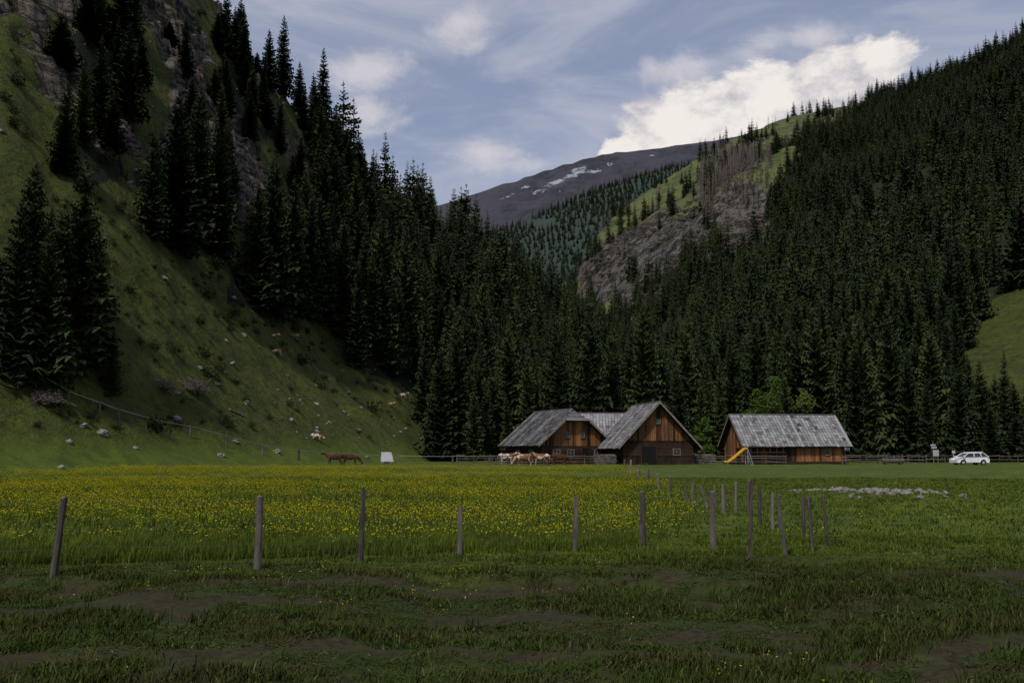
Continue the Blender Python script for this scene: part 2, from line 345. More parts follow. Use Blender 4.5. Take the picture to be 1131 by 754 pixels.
# ---------------------------------------------------------------- trees
def spruce(name,seed,Ht=20,R=3.3,levels=46,nb=9,spr=5,gap=.1):
    rd=random.Random(seed); mb=MB(); mb.tube((0,0,-.6),(0,0,Ht*.97),.28*R/3.3,.03,6,0,1,False)
    for i in range(levels):
        t=(i+rd.random()*.7)/levels; z=Ht*(.04+.955*t)
        prof=(1-t)**.80*(.55+.45*min(1,t*7+.35))
        sl=-.42+.85*t**1.5; n=nb if t<.75 else max(4,nb-3); base=rd.random()*6.3
        lv=.84+.32*rd.random()
        for kx in range(n):
            if rd.random()<gap: continue
            L=(R*prof*lv*(.66+.48*rd.random())+.10)
            az=base+2*math.pi*kx/n+rd.uniform(-.25,.25); o=Vector((math.cos(az),math.sin(az),0)); sd=Vector((-o.y,o.x,0)); zb=z+rd.uniform(-.3,.3)
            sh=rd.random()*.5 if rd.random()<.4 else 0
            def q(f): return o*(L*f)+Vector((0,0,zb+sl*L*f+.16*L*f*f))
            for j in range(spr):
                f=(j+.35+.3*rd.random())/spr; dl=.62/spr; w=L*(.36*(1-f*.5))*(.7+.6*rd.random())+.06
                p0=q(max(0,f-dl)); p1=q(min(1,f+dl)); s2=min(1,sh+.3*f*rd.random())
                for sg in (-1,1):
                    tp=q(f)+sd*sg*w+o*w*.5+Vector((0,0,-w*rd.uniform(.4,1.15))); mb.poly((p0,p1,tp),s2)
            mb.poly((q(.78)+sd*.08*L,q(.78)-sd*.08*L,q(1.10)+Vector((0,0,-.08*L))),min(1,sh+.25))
    mb.poly(((-.08,0,Ht*.95),(.08,0,Ht*.95),(0,0,Ht*1.02))); mb.poly(((0,-.08,Ht*.95),(0,.08,Ht*.95),(0,0,Ht*1.02)))
    return mb.obj(name,[m_spr,m_bark],link=False)
def coll(name,objs):
    c=bpy.data.collections.new(name)
    for o in objs: c.objects.link(o)
    return c
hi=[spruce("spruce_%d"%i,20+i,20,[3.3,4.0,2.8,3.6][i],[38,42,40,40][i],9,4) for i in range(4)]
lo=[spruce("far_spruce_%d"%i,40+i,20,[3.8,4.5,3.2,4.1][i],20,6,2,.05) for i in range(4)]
c_hi=coll("spruce_variants",hi); c_lo=coll("far_spruce_variants",lo)
def scatter(name,pts,rotz,scl,idx,col_,tilt=0):
    pts=np.asarray(pts,np.float32); n=len(pts); print("SCATTER",name,n)
    me=bpy.data.meshes.new(name); me.vertices.add(n); me.vertices.foreach_set("co",pts.ravel())
    rot=np.zeros((n,3),np.float32); rot[:,2]=rotz
    if tilt: rot[:,:2]=rng.normal(0,tilt,(n,2))
    scl=np.asarray(scl,np.float32)
    if scl.ndim==1: scl=np.repeat(scl[:,None],3,1)
    A=me.attributes.new("rot",'FLOAT_VECTOR','POINT'); A.data.foreach_set("vector",rot.ravel())
    A=me.attributes.new("scl",'FLOAT_VECTOR','POINT'); A.data.foreach_set("vector",np.ascontiguousarray(scl).ravel())
    A=me.attributes.new("idx",'INT','POINT'); A.data.foreach_set("value",np.asarray(idx,np.int32))
    o=bpy.data.objects.new(name,me); scene.collection.objects.link(o)
    g=bpy.data.node_groups.new(name+"_nodes",'GeometryNodeTree')
    g.interface.new_socket("Geometry",in_out='INPUT',socket_type='NodeSocketGeometry'); g.interface.new_socket("Geometry",in_out='OUTPUT',socket_type='NodeSocketGeometry')
    gi=g.nodes.new('NodeGroupInput'); go_=g.nodes.new('NodeGroupOutput'); ip=g.nodes.new('GeometryNodeInstanceOnPoints'); ci=g.nodes.new('GeometryNodeCollectionInfo')
    ci.inputs['Collection'].default_value=col_; ci.inputs['Separate Children'].default_value=True; ci.inputs['Reset Children'].default_value=True
    def na(nm,dt):
        q=g.nodes.new('GeometryNodeInputNamedAttribute'); q.data_type=dt; q.inputs['Name'].default_value=nm; return q.outputs['Attribute']
    l=g.links.new; l(gi.outputs[0],ip.inputs['Points']); l(ci.outputs[0],ip.inputs['Instance']); ip.inputs['Pick Instance'].default_value=True
    l(na("idx",'INT'),ip.inputs['Instance Index']); l(na("rot",'FLOAT_VECTOR'),ip.inputs['Rotation']); l(na("scl",'FLOAT_VECTOR'),ip.inputs['Scale']); l(ip.outputs[0],go_.inputs[0])
    md=o.modifiers.new("scatter",'NODES'); md.node_group=g; return o
def jgrid(x0,x1,y0,y1,s):
    gx,gy=np.meshgrid(np.arange(x0,x1,s),np.arange(y0,y1,s)); gx=gx.ravel()+rng.uniform(-.5,.5,gx.size)*s; gy=gy.ravel()+rng.uniform(-.5,.5,gy.size)*s
    k=(gx/np.maximum(gy,1)>-.85)&(gx/np.maximum(gy,1)<.85); return gx[k],gy[k]
def forest(name,x0,x1,y0,y1,s,rmin,rmax,c,smin,smax,dens=1,cond=None):
    gx,gy=jgrid(x0,x1,y0,y1,s); z,idx,rkm,t1,t2,r,a,q1=H(gx,gy,True); d,u,v=forest_density(gx,gy,z,idx,t1,t2,r,a,q1)
    if cond is not None: d=cond(gx,gy,z,idx,u,v,r,d)
    k=(rng.random(gx.size)<d*dens)&(r>=rmin)&(r<rmax)
    gx,gy,z,u,v,rk_,ix=[q[k] for q in (gx,gy,z,u,v,rkm,idx)]; n=len(gx); sc=smin+(smax-smin)*rng.beta(1.3,1.5,n)*(.7+.6*fbm(gx/40,gy/40,2,80))
    sc=np.where((ix==1)&(u<345)&(v<230),sc*.66,sc)
    sc=np.where((u>1035)&(v>440),sc*.72,sc)
    w_=np.clip(sc,.75,9); s3=np.stack([w_*rng.uniform(.8,1.2,n),w_*rng.uniform(.8,1.2,n),sc],-1)
    scatter(name,np.stack([gx,gy,z-.3],-1),rng.uniform(0,6.28,n),s3,rng.integers(0,4,n),c,.03)
forest("spruce_forest",-240,260,80,300,4.8,80,300,c_hi,.45,1.45)
forest("spruce_forest",-420,900,200,1420,6.7,300,1420,c_lo,.5,1.5,cond=lambda x,y,z,i,u,v,r,d:np.where((i==3)|(i==4),0,d))
def c3(x,y,z,i,u,v,r,d):
    e=fbm(x/150,y/150,4,90)
    return np.where((u>500)&(u<860)&((i==3)|((i==2)&(r>1420)))&(e>.33),1.,0)
forest("hillside_forest",-300,800,1420,2450,10,1420,2500,c_lo,.6,1.15,cond=c3)
for n_,(u,vt,vb) in enumerate([(85,182,402),(48,262,424),(14,232,418),(122,362,432),(166,140,262),(192,100,276),(216,92,270),(238,140,282),(300,168,352),(282,200,340),(322,190,350),
    (352,212,350),(378,232,372),(420,236,370),(312,2,96),(296,28,98),(502,345,496),(478,420,498),(530,372,500),(446,250,398),(64,228,392),(104,262,396),(90,60,160),(70,90,190),(345,85,140),(248,60,128),(128,20,100),(330,60,120),(108,40,150),(268,20,90)]):
    x,y,z=hit(u,vb); d=math.hypot(x,y); h=(vb-vt)*d/F
    o=bpy.data.objects.new("spruce_tree",hi[n_%4].data); s_=h/20; o.scale=(max(s_,.5)*1.1 if h>9 else s_*1.2,)*2+(s_,); o.location=(x,y,z-.3); o.rotation_euler=(0,0,n_*1.7); scene.collection.objects.link(o)
def deadtree(name,seed):
    rd=random.Random(seed); mb=MB(); mb.tube((0,0,-.5),(0,0,17),.25,.05,5,0,0)
    for i in range(80):
        z=3+13.5*rd.random(); L=(17.5-z)*.17*rd.uniform(.5,1.2); a=rd.random()*6.3; o=Vector((math.cos(a),math.sin(a),rd.uniform(-.5,.2)))
        p=Vector((0,0,z)); mb.poly((p,p+Vector((0,0,.22)),p+o*L))
        for q in range(3):
            m_=p+o*L*(.3+.25*q); mb.poly((m_,m_+o*.25*L,m_+Vector((-o.y,o.x,-.5))*.3*L*rd.choice((-1,1))))
    return mb.obj(name,[m_dead],link=False)
c_dead=coll("dead_tree_variants",[deadtree("dead_spruce_%d"%i,i) for i in range(2)])
gx,gy=jgrid(-100,500,500,1420,6.5); z,idx,*_r=H(gx,gy,True); u,v=image_uv(gx,gy,z)
k=(idx==2)&inpoly(u,v,[(772,232),(770,190),(800,168),(850,176),(855,235)])&(rng.random(gx.size)<.75); k|=(idx==2)&inpoly(u,v,clear)&(rng.random(gx.size)<.018)
scatter("dead_spruce_stand",np.stack([gx[k],gy[k],z[k]],-1),rng.uniform(0,6,k.sum()),rng.uniform(.8,1.3,k.sum()),rng.integers(0,2,k.sum()),c_dead,.03)
def slash(name,seed):
    rd=random.Random(seed); mb=MB()
    for i in range(12):
        a=rd.gauss(.3,.7); L=rd.uniform(3,9); p=Vector((rd.uniform(-5,5),rd.uniform(-5,5),rd.uniform(.2,1.3))); d=Vector((math.cos(a),math.sin(a),rd.uniform(-.15,.15)))*L/2
        mb.tube(p-d,p+d,.28,.15,5,0,0 if rd.random()<.3 else 1)
    for i in range(3):
        x,y=rd.uniform(-5,5),rd.uniform(-5,5); mb.tube((x,y,-.5),(x,y,1.1),.5,.35,6,0,1)
    return mb.obj(name,[m_dead,m_bark],link=False)
c_sl=coll("felled_timber_variants",[slash("felled_timber_%d"%i,i) for i in range(3)])
gx,gy=jgrid(-100,500,450,1420,9); z,idx,*_r=H(gx,gy,True); u,v=image_uv(gx,gy,z)
k=(idx==2)&inpoly(u,v,debris)&(rng.random(gx.size)<.75*(fbm(gx/40,gy/40,3,95)>.44)); k|=(idx==2)&inpoly(u,v,clear)&(rng.random(gx.size)<.06)
scatter("felled_timber",np.stack([gx[k],gy[k],z[k]+.2],-1),rng.normal(0,.5,k.sum()),rng.uniform(.8,1.5,k.sum()),rng.integers(0,3,k.sum()),c_sl,.1)
def broadleaf(seed,h):
    rd=random.Random(seed); mb=MB(); mb.tube((0,0,-.3),(0,0,h*.5),.2,.12,7,0,1)
    cl=[]
    for i in range(24):
        a=rd.random()*6.3; t=rd.random(); z=h*(.22+.70*t); R=h*.20*math.sin(math.pi*min(1,.2+t*.75))*rd.uniform(.3,1.25); c=Vector((R*math.cos(a),R*math.sin(a),z))
        mb.tube((0,0,min(h*.48,z*.6)),c,.07,.02,5,0,1); cl.append((c,h*rd.uniform(.05,.10)))
    cl.append((Vector((0,0,h*.95)),h*.05))
    for c,R in cl:
        for i in range(110):
            d=Vector((rd.gauss(0,1),rd.gauss(0,1),rd.gauss(0,1))).normalized()*R*rd.random()**.35*1.2; p=c+d; s_=rd.uniform(.12,.26)
            a=Vector((rd.gauss(0,1),rd.gauss(0,1),rd.gauss(0,1))).normalized(); b_=a.orthogonal().normalized()
            mb.poly((p-a*s_,p+b_*s_*.6,p+a*s_,p-b_*s_*.6),rd.random()*.6)
    return mb
for i,(u,Yd,h) in enumerate([(836,158,11.5),(856,163,13.8),(889,161,11.0),(777,160,7)]):
    x,y,z=at(u,Yd); o=broadleaf(60+i,h).obj("broadleaf_tree",[m_leaf,m_bark],loc=(x,y,z))
# ---------------------------------------------------------------- shrubs / stones on slope
def clump(name,seed,m,n=220,R=.8,hz=.5,s=(.08,.18)):
    rd=random.Random(seed); mb=MB()
    for i in range(n):
        d=Vector((rd.gauss(0,1),rd.gauss(0,1),abs(rd.gauss(0,1)))).normalized(); d=Vector((d.x*R,d.y*R,d.z*hz*2))*(rd.random()**.35)*(1+.3*math.sin(3*d.x*4+seed)); a=Vector((rd.gauss(0,1),rd.gauss(0,1),rd.gauss(0,1))).normalized(); b_=a.orthogonal().normalized(); q=rd.uniform(*s)
        mb.poly((d-a*q,d+b_*q*.7,d+a*q),rd.random()*.4)
    return mb.obj(name,[m],link=False)
c_shr=coll("juniper_variants",[clump("juniper_%d"%i,i,m_shrub) for i in range(3)])
def rock(seed,R=.5):
    rd=random.Random(seed); import bmesh; bm=bmesh.new(); bmesh.ops.create_icosphere(bm,subdivisions=3,radius=R)
    o=[rd.uniform(0,9) for _ in range(3)]
    from mathutils import noise as mn
    for v_ in bm.verts:
        q=v_.co/R; v_.co*= .75+.55*mn.noise(q*1.1+Vector(o))+.18*mn.noise(q*3+Vector(o)); v_.co.z*=.62
        for ax in (0,1): v_.co[ax]=max(-R*.8,min(R*.85,v_.co[ax]))
    me=bpy.data.meshes.new("rock"); bm.to_mesh(me); bm.free(); me.materials.append(m_stone); return me
rocks=[rock(i) for i in range(4)]
ro=[bpy.data.objects.new("rock_variant_%d"%i,m) for i,m in enumerate(rocks)]
c_rock=coll("rock_variants",ro)
gx,gy=jgrid(-160,30,85,300,1.3); z,idx,rkm,t1,t2,r,a,q1=H(gx,gy,True); u,v=image_uv(gx,gy,z)
n_=fbm(gx/12,gy/12,3,99); k=(idx==1)&(z>4)&(u<500)&(u>-60)&(rng.random(gx.size)<.17*(n_>.46)+.05)
sc=rng.uniform(.35,1.0,k.sum())*np.where(rng.random(k.sum())<.12,2.0,1)
scatter("juniper_shrubs",np.stack([gx[k],gy[k],z[k]+.1],-1),rng.uniform(0,6,k.sum()),sc,rng.integers(0,3,k.sum()),c_shr)
k=(idx==1)&(z>1.5)&(u<500)&(u>-60)&(rng.random(gx.size)<.022+.07*(rkm>.3)+.09*(n_<.38)+.02*(z<10))
scatter("slope_stones",np.stack([gx[k],gy[k],z[k]],-1),rng.uniform(0,6,k.sum()),rng.uniform(.2,1.1,k.sum())**1.7,rng.integers(0,4,k.sum()),c_rock,.4)
for u,vb,w in [(67,517,11),(195,463,14),(305,499,12),(113,478,16),(182,308,12),(240,425,10),(92,470,10),(470,490,9),(150,495,8),(260,488,9),(405,505,7)]:
    x,y,z=hit(u,vb); d=math.hypot(x,y); o=bpy.data.objects.new("boulder",rocks[u%4]); s_=w*d/F/1.0; o.scale=(s_,s_,s_); o.location=(x,y,z+.0); o.rotation_euler=(0,.2,u); scene.collection.objects.link(o)
cx_,cy_,cz_=hit(958,543); ns=150
pts=[]
for i in range(ns):
    px=cx_+rng.normal(0,1.3); py=cy_+rng.normal(0,2.4); pts.append((px,py,float(H(px,py))+.04))
scatter("stone_pile",np.array(pts),rng.uniform(0,6,ns),rng.uniform(.10,.45,ns),rng.integers(0,4,ns),c_rock,.3)
m_twig=simple("dry_twig_material",(.08,.065,.055),(.20,.165,.145),2)
for u,vb,w in [(50,446,34),(213,433,34),(180,430,20)]:
    x,y,z=hit(u,vb); d=math.hypot(x,y); R=w*d/F/2; mb=MB(); rd=random.Random(u)
    for i in range(260):
        a=rd.random()*6.3; e=rd.gauss(0,.35); q=Vector((rd.gauss(0,R*.4),rd.gauss(0,R*.3),0)); q.z=max(0,1-q.length/R)*R*.75*rd.random()+.1; dd=Vector((math.cos(a),math.sin(a),e))*rd.uniform(.3,R*.6); mb.tube(q-dd,q+dd,.045,.02,4)
    mb.obj("brush_pile",[m_twig],loc=(x,y,z))
for u,vb,L in [(262,458,2.2),(180,427,2.2),(440,440,1.8)]:
    x,y,z=hit(u,vb); dx=L/2
    best=min(range(24),key=lambda q:abs(float(H(x+dx*math.cos(q*.262),y+dx*math.sin(q*.262)))-z+.25)+(0 if abs(math.cos(q*.262))>.5 else 9)); an=best*.262
    cxx,cyy=dx*math.cos(an),dx*math.sin(an); z0=float(H(x-cxx,y-cyy)); z1=float(H(x+cxx,y+cyy)); mb=MB(); mb.tube((-cxx,-cyy,z0-z+.12),(cxx,cyy,z1-z+.12),.15,.10,8); mb.tube((cxx*.3,cyy*.3,(z1-z)*.3+.1),(cxx*.5,cyy*.5-.4,(z1-z)*.4+.5),.04,.02,5); mb.obj("fallen_log",[m_twig],loc=(x,y,z))
for u,vt,vb in [(268,202,246),(275,205,244),(281,210,248)]:
    x,y,z=hit(u,vb); h=(vb-vt)*math.hypot(x,y)/F; mb=MB(); mb.tube((0,0,-.5),(.2,0,h),.17,.06,7); mb.tube((.1,0,h*.6),(.9,.2,h*.7),.05,.02,5); mb.tube((.1,0,h*.75),(-.6,.2,h*.83),.05,.02,5); mb.obj("dead_trunk",[m_trim],loc=(x,y,z))
# ---------------------------------------------------------------- fences
def post(mb,b_,h,r,lean=(0,0),sh=.5,seed=0):
    rd=random.Random(seed); p=Vector(b_)-Vector((0,0,.15))
    tip=Vector(b_)+Vector((lean[0],lean[1],h)); k=len(mb.v); rings=7; ns=8; ox=oy=0
    for i in range(rings):
        t=i/(rings-1); ox+=rd.uniform(-.006,.006); oy+=rd.uniform(-.006,.006); c=p.lerp(tip,t)+Vector((ox,oy,0))
        rr_=r*(1.08-.22*t)*rd.uniform(.93,1.07)
        for j in range(ns):
            a=2*math.pi*j/ns; q=rr_*(1+.14*math.sin(j*2.3+seed)); mb.v.append((c.x+q*math.cos(a),c.y+q*math.sin(a),c.z+(rd.uniform(-.03,.03) if i==rings-1 else 0)))
    for i in range(rings-1):
        for j in range(ns):
            j2=(j+1)%ns; mb.f.append((k+i*ns+j,k+i*ns+j2,k+(i+1)*ns+j2,k+(i+1)*ns+j)); mb.sh.append(max(0,min(1,sh+rd.uniform(-.12,.12)))); mb.m.append(0)
    mb.f.append(tuple(k+(rings-1)*ns+j for j in range(ns))); mb.sh.append(min(1,sh+.3)); mb.m.append(0)
def wirefence(spec,strands=(.35,.65,.93),wr=.003,name="pasture_fence",wm=None):
    par=None; tops=[]
    for i,(u,vt,vb,lw,wd) in enumerate(spec):
        x,y,z=hit(u,vb); d=math.hypot(x,y); h=(vb-vt)*d/F
        if par is None: par=empty(name,(x,y,z)); o0=Vector((x,y,z))
        mb=MB(); p=Vector((x,y,z))-o0; ln=lw*d/F; r=wd*.84*d/F/2
        post(mb,tuple(p),h,r,(ln,0),random.uniform(.15,.8),int(u*7+vb)); mb.obj("post_%d"%(i+1),[m_post],parent=par); tops.append((p,p+Vector((ln,0,h))))
    mb=MB()
    for s_ in strands:
        for (a0,a1),(b0,b1) in zip(tops[:-1],tops[1:]):
            f=s_+random.uniform(-.05,.05); A=a0.lerp(a1,f); B=b0.lerp(b1,s_); nseg=6; pr=A
            for q in range(1,nseg+1):
                t=q/nseg; c=A.lerp(B,t)-Vector((0,0,.05*4*t*(1-t)*random.uniform(.6,1.1))); mb.tube(pr,c,wr,wr,4,cap=False); pr=c
    mb.obj("wire",[wm or m_wire],parent=par)
wirefence([(-150,560,640,0,8),(58,560,636,7,8),(284,553,628,0,9),(398,543,621,2,7),(508,560,614,0,7),(635,549,610,2,7),(709,545,606,1,8.5),(788,546,609,0,7.5),(828,535,617,4,4.5),(869,551,614,-7,5)])
wirefence([(853,547,586,1,4),(840,541,580,0,4),(813,534,568,1,4),(799,535,566,0,6),(783,537,562,-8,3.5),(765,533,561,0,4),(757,534,556,0,3),(740,527,550,1,4),(728,524,544,-1,3.5),(716,518,537,0,3.5),(706,514,531,0,3),(697,508,523,0,3),(690,507,518,0,2.5)])
wirefence([(898,553,608,-3,4.5),(915,550,605,-4,4.5),(888,551,594,1,5),(862,549,586,0,3.5),(826,532,570,2,3.5),(790,537,560,0,3)],strands=(.5,.9))
wirefence([(20,400,430,0,2.4),(75,432,445,0,2.4),(110,444,457,0,2.4),(131,452,465,0,2.4),(170,462,474,0,2.4),(210,470,483,0,2.4),(250,480,493,0,2.4),(290,490,502,0,2.4),(330,496,508,0,2.4),(380,500,510,0,2.4),(440,502,511,0,2.4),(500,503,511,0,2.4),(555,503,511,0,2.4)],strands=(.9,),wr=.028,wm=m_rope)
def railfence(pts,h=1.1,rails=(.35,.7,1.02),sp=1.8,name="wooden_rail_fence"):
    par=None; mb=MB()
    for (x0,y0),(x1,y1) in zip(pts[:-1],pts[1:]):
        L=math.hypot(x1-x0,y1-y0); n=max(1,int(L/sp)); P_=[]
        for i in range(n+1):
            x=x0+(x1-x0)*i/n; y=y0+(y1-y0)*i/n; z=float(H(x,y))
            if par is None: par=empty(name,(x,y,z)); o0=Vector((x,y,z))
            p=Vector((x,y,z))-o0; P_.append(p); mb.tube(p-Vector((0,0,.2)),p+Vector((random.uniform(-.05,.05),0,h+random.uniform(-.05,.12))),.07,.06,6,random.uniform(.1,.9))
        for a,b_ in zip(P_[:-1],P_[1:]):
            for r in rails:
                r1=r+random.uniform(-.07,.07); r2=r+random.uniform(-.07,.07); off=Vector((0,-.09,0)); mb.tube(a+off+Vector((0,0,r1)),b_+off+Vector((0,0,r2)),.05,.045,5,random.uniform(.2,1))
    mb.obj("posts_and_rails",[m_post],parent=par)
def XY(u,Y_): return ((u-565.5)/F*Y_,Y_)
railfence([XY(757,124),XY(800,122),XY(866,121)])
railfence([XY(765,133),XY(797,134)])
railfence([XY(505,131),XY(560,131)])
railfence([XY(600,124),XY(645,123),XY(688,123)])
railfence([XY(540,127),XY(552,120),XY(600,121)])
railfence([XY(932,137),XY(1000,136),XY(1080,138),XY(1180,140)],sp=2.5,rails=(.5,1.0))
railfence([XY(928,124),XY(985,127),XY(1020,133)],sp=2.2,rails=(.45,.95))
# ---------------------------------------------------------------- buildings
def tiles(mb,O,U_,V_,nu,nv,th=.05,keep=None,sh=(.35,.22),m=0):
    O=Vector(O);U_=Vector(U_);V_=Vector(V_); Nn=U_.cross(V_).normalized()
    if Nn.z<0: Nn=-Nn
    colsh=[random.gauss(0,.13) for _ in range(nu)]
    for i in range(nu):
        for j in range(nv):
            if keep and not keep((i+.5)/nu,(j+.5)/nv): continue
            a=i/nu; b_=(i+1)/nu-.004; c=j/nv-.02*random.random()-.01; d=min(1,(j+1.12)/nv); lift=random.uniform(0,.03)
            p=[O+U_*a+V_*c,O+U_*b_+V_*c,O+U_*b_+V_*d,O+U_*a+V_*d]
            lo_=[Nn*(.01+lift)]*2+[Nn*-.01]*2; hi_=[Nn*(th+lift)]*2+[Nn*(th*.5)]*2
            mb.hexa([p[q]+lo_[q] for q in range(4)]+[p[q]+hi_[q] for q in range(4)],max(0,min(1,random.gauss(*sh)+colsh[i])),m)
def building(name,loc,rz,W,D,he,hr,oh=.7,ohf=.8,logs=1.,hip=0,roofsh=(.35,.2),wallsh=None,nu=None,tint=(.35,.2),openings=()):
    par=empty(name,loc,rz); w=W/2; pitch=(hr-he)/w
    rz_=lambda x: hr-abs(x)*pitch
    core=MB(); e=.06
    pent=[(-w+e,0),(w-e,0),(w-e,he-.05),(0,hr-.25),(-w+e,he-.05)]
    if hip: hx=hip/pitch; pent=[(-w+e,0),(w-e,0),(w-e,he-.05),(hx,hr-hip-.1),(-hx,hr-hip-.1),(-w+e,he-.05)]
    fr=[(x,e,z-.4 if z==0 else z) for x,z in pent]; bk=[(x,D-e,z-.4 if z==0 else z) for x,z in pent]
    n=len(pent); core.poly(fr); core.poly(bk[::-1])
    for i in range(n): j=(i+1)%n; core.poly((fr[i],bk[i],bk[j],fr[j]))
    core.obj("structure",[m_dark],parent=par)
    wl=MB(); ws=wallsh or (lambda wall,p,z:random.gauss(*tint))
    zl=-.3; k=0
    while zl<logs:
        z1=min(zl+.24,logs); s_=random.gauss(.25,.15)
        wl.box(-w-.12,w+.12,-.10-.02*(k%2),.05,zl,z1-.03,s_,1); wl.box(-w-.12,w+.12,D-.05,D+.10,zl,z1-.03,s_,1)
        wl.box(-w-.10-.02*(k%2),-w+.05,-.09,D+.09,zl+.004,z1-.034,s_,1); wl.box(w-.05,w+.10,-.09,D+.09,zl+.004,z1-.034,s_,1); zl+=.24;k+=1
    bw=.24
    x=-w
    while x<w-.01:
        x1=min(x+bw,w); a=x+.01; b_=x1-.015; ta=rz_(a)-.12; tb=rz_(b_)-.12
        if hip: ta=min(ta,hr-hip-.05); tb=min(tb,hr-hip-.05)
        th=random.uniform(.02,.045)
        wl.box(a,b_,-th,.03,logs,0,ws('front',a/w,0),0,zt=(ta,tb)); wl.box(a,b_,D-.03,D+th,logs,0,ws('back',a/w,0),0,zt=(ta,tb)); x=x1
    y=0.05
    while y<D-.1:
        y1=min(y+bw,D-.05); th=random.uniform(.02,.045)
        wl.box(-w-th,-w+.03,y+.01,y1-.01,logs,he-.02,ws('left',y/D,0),0); wl.box(w-.03,w+th,y+.01,y1-.01,logs,he-.02,ws('right',y/D,0),0); y=y1
    wl.obj("walls",[m_wood,m_log],parent=par)
    rf=MB(); L=D+2*ohf; ex=w+oh; ez=hr-ex*pitch; nu_=nu or int(L/.42); nv_=max(6,int(math.hypot(ex,hr-ez)/.5))
    kp=None
    if hip:
        hd=hip/ .9
        kp=lambda a,b_: not (b_>1-hip/(hr-ez) and a*L < (b_-(1-hip/(hr-ez)))/(hip/(hr-ez))*hd)
    lift=.06
    for sg in (-1,1):
        tiles(rf,(sg*ex,-ohf,ez+lift),(0,L,0),(-sg*ex,0,hr-ez),nu_,nv_,keep=kp,sh=roofsh)
        yr=-ohf+(hip/.9 if hip else 0)
        A=[(sg*ex,-ohf,ez),(sg*ex,D+ohf,ez),(0,D+ohf,hr),(0,yr,hr)]
        if hip: A.append((sg*hip/pitch,-ohf,hr-hip))
        B=[(p[0],p[1],p[2]-.14) for p in A]; rf.poly(A,.1,1); rf.poly(B[::-1],.1,1)
        for i in range(len(A)): j=(i+1)%len(A); rf.poly((A[i],A[j],B[j],B[i]),.2,1)
        zt=hr-hip if hip else hr; xt=hip/pitch if hip else 0
        for yy in (-ohf-.03,D+ohf+.03):
            if yy>0: xt_,zt_=0,hr
            else: xt_,zt_=xt,zt
            p0=Vector((sg*ex,yy,ez)); p1=Vector((sg*xt_,yy,zt_))
            q=[p0+Vector((0,-.025,-.18)),p1+Vector((0,-.025,-.18)),p1+Vector((0,.025,-.18)),p0+Vector((0,.025,-.18))]
            rf.hexa(q+[c+Vector((0,0,.30)) for c in q],.6,2)
    if hip:
        h0=hip/pitch; tip=Vector((0,-ohf+hip/.9,hr+.06))
        for i in range(8):
            a=i/8; b_=(i+1)/8; l0=Vector((-h0,-ohf-.05,hr-hip+.03)); r0=Vector((h0,-ohf-.05,hr-hip+.03))
            rf.poly((l0.lerp(tip,a),r0.lerp(tip,a),r0.lerp(tip,b_)+Vector((0,0,.03)),l0.lerp(tip,b_)+Vector((0,0,.03))) if b_<1 else (l0.lerp(tip,a),r0.lerp(tip,a),tip),random.gauss(*roofsh))
    yr=-ohf+(hip/.9 if hip else 0)
    rf.box(-.16,.16,yr,D+ohf,hr+.02,hr+.15,.35,0)
    rf.obj("roof",[m_roof,m_log,m_trim],parent=par)
    for i,(kind,wall,p,z,ww,hh) in enumerate(openings):
        mb=MB()
        def bx(a0,a1,z0,z1,d,m,sh=.5):
            if wall=='front': mb.box(a0,a1,-d,0.02,z0,z1,sh,m)
            elif wall=='left': mb.box(-w-d,-w+.02,a0,a1,z0,z1,sh,m)
            elif wall=='back': mb.box(a0,a1,D-.02,D+d,z0,z1,sh,m)
        bx(p-ww/2,p+ww/2,z,z+hh,.13,0)
        fw=.07
        fm=1
        bx(p-ww/2-fw,p-ww/2,z-fw,z+hh+fw,.17,fm); bx(p+ww/2,p+ww/2+fw,z-fw,z+hh+fw,.17,fm); bx(p-ww/2,p+ww/2,z+hh,z+hh+fw,.168,fm)
        if kind=='window':
            bx(p-ww/2,p+ww/2,z-fw,z,.168,fm); bx(p-.02,p+.02,z,z+hh,.15,fm); bx(p-ww/2,p-.02,z+hh/2-.02,z+hh/2+.02,.148,fm)
            bx(p+.02,p+ww/2,z+hh/2-.02,z+hh/2+.02,.148,fm)
        mb.obj("%s_%d"%(kind,i+1),[m_glass if kind=='window' else m_dark,m_trim if kind=='window' else m_log],parent=par)
    return par
def zmin(x,y): return float(H(x,y))
D2=math.radians
x,y=XY(634,128)
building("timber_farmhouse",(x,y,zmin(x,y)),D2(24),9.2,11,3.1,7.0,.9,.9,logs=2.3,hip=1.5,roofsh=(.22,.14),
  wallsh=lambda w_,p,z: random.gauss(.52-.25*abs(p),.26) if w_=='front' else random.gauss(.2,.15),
  openings=[('window','front',-2.6,1.0,.9,.8),('window','front',-.6,1.0,.9,.8),('door','front',1.6,0,1.1,2.0),('window','front',3.3,1.0,.8,.8),('window','front',-1.1,3.4,.5,.6),('window','front',1.1,3.4,.5,.6),('window','left',3,1,.9,.8),('window','left',7,1,.9,.8)])
x,y=XY(714,141)
building("timber_outbuilding",(x,y,zmin(x,y)),D2(88),7.5,11,3.6,6.9,.7,.5,logs=1.2,roofsh=(.75,.18),openings=[('window','left',3,1.4,.8,.8)])
x,y=XY(726,121.5)
building("timber_gable_barn",(x,y,zmin(x,y)),D2(10),8.6,9.5,3.0,7.55,.95,1.0,logs=2.9,roofsh=(.45,.2),
  wallsh=lambda w_,p,z: random.gauss(.30,.22),
  openings=[('door','front',-1.2,0,1.9,2.2),('window','front',2.3,1.2,.8,.7),('window','front',0,5.0,.5,.45)])
x,y=XY(916,131)
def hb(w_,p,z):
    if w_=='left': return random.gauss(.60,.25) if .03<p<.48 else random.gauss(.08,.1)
    return random.gauss(.42,.2)
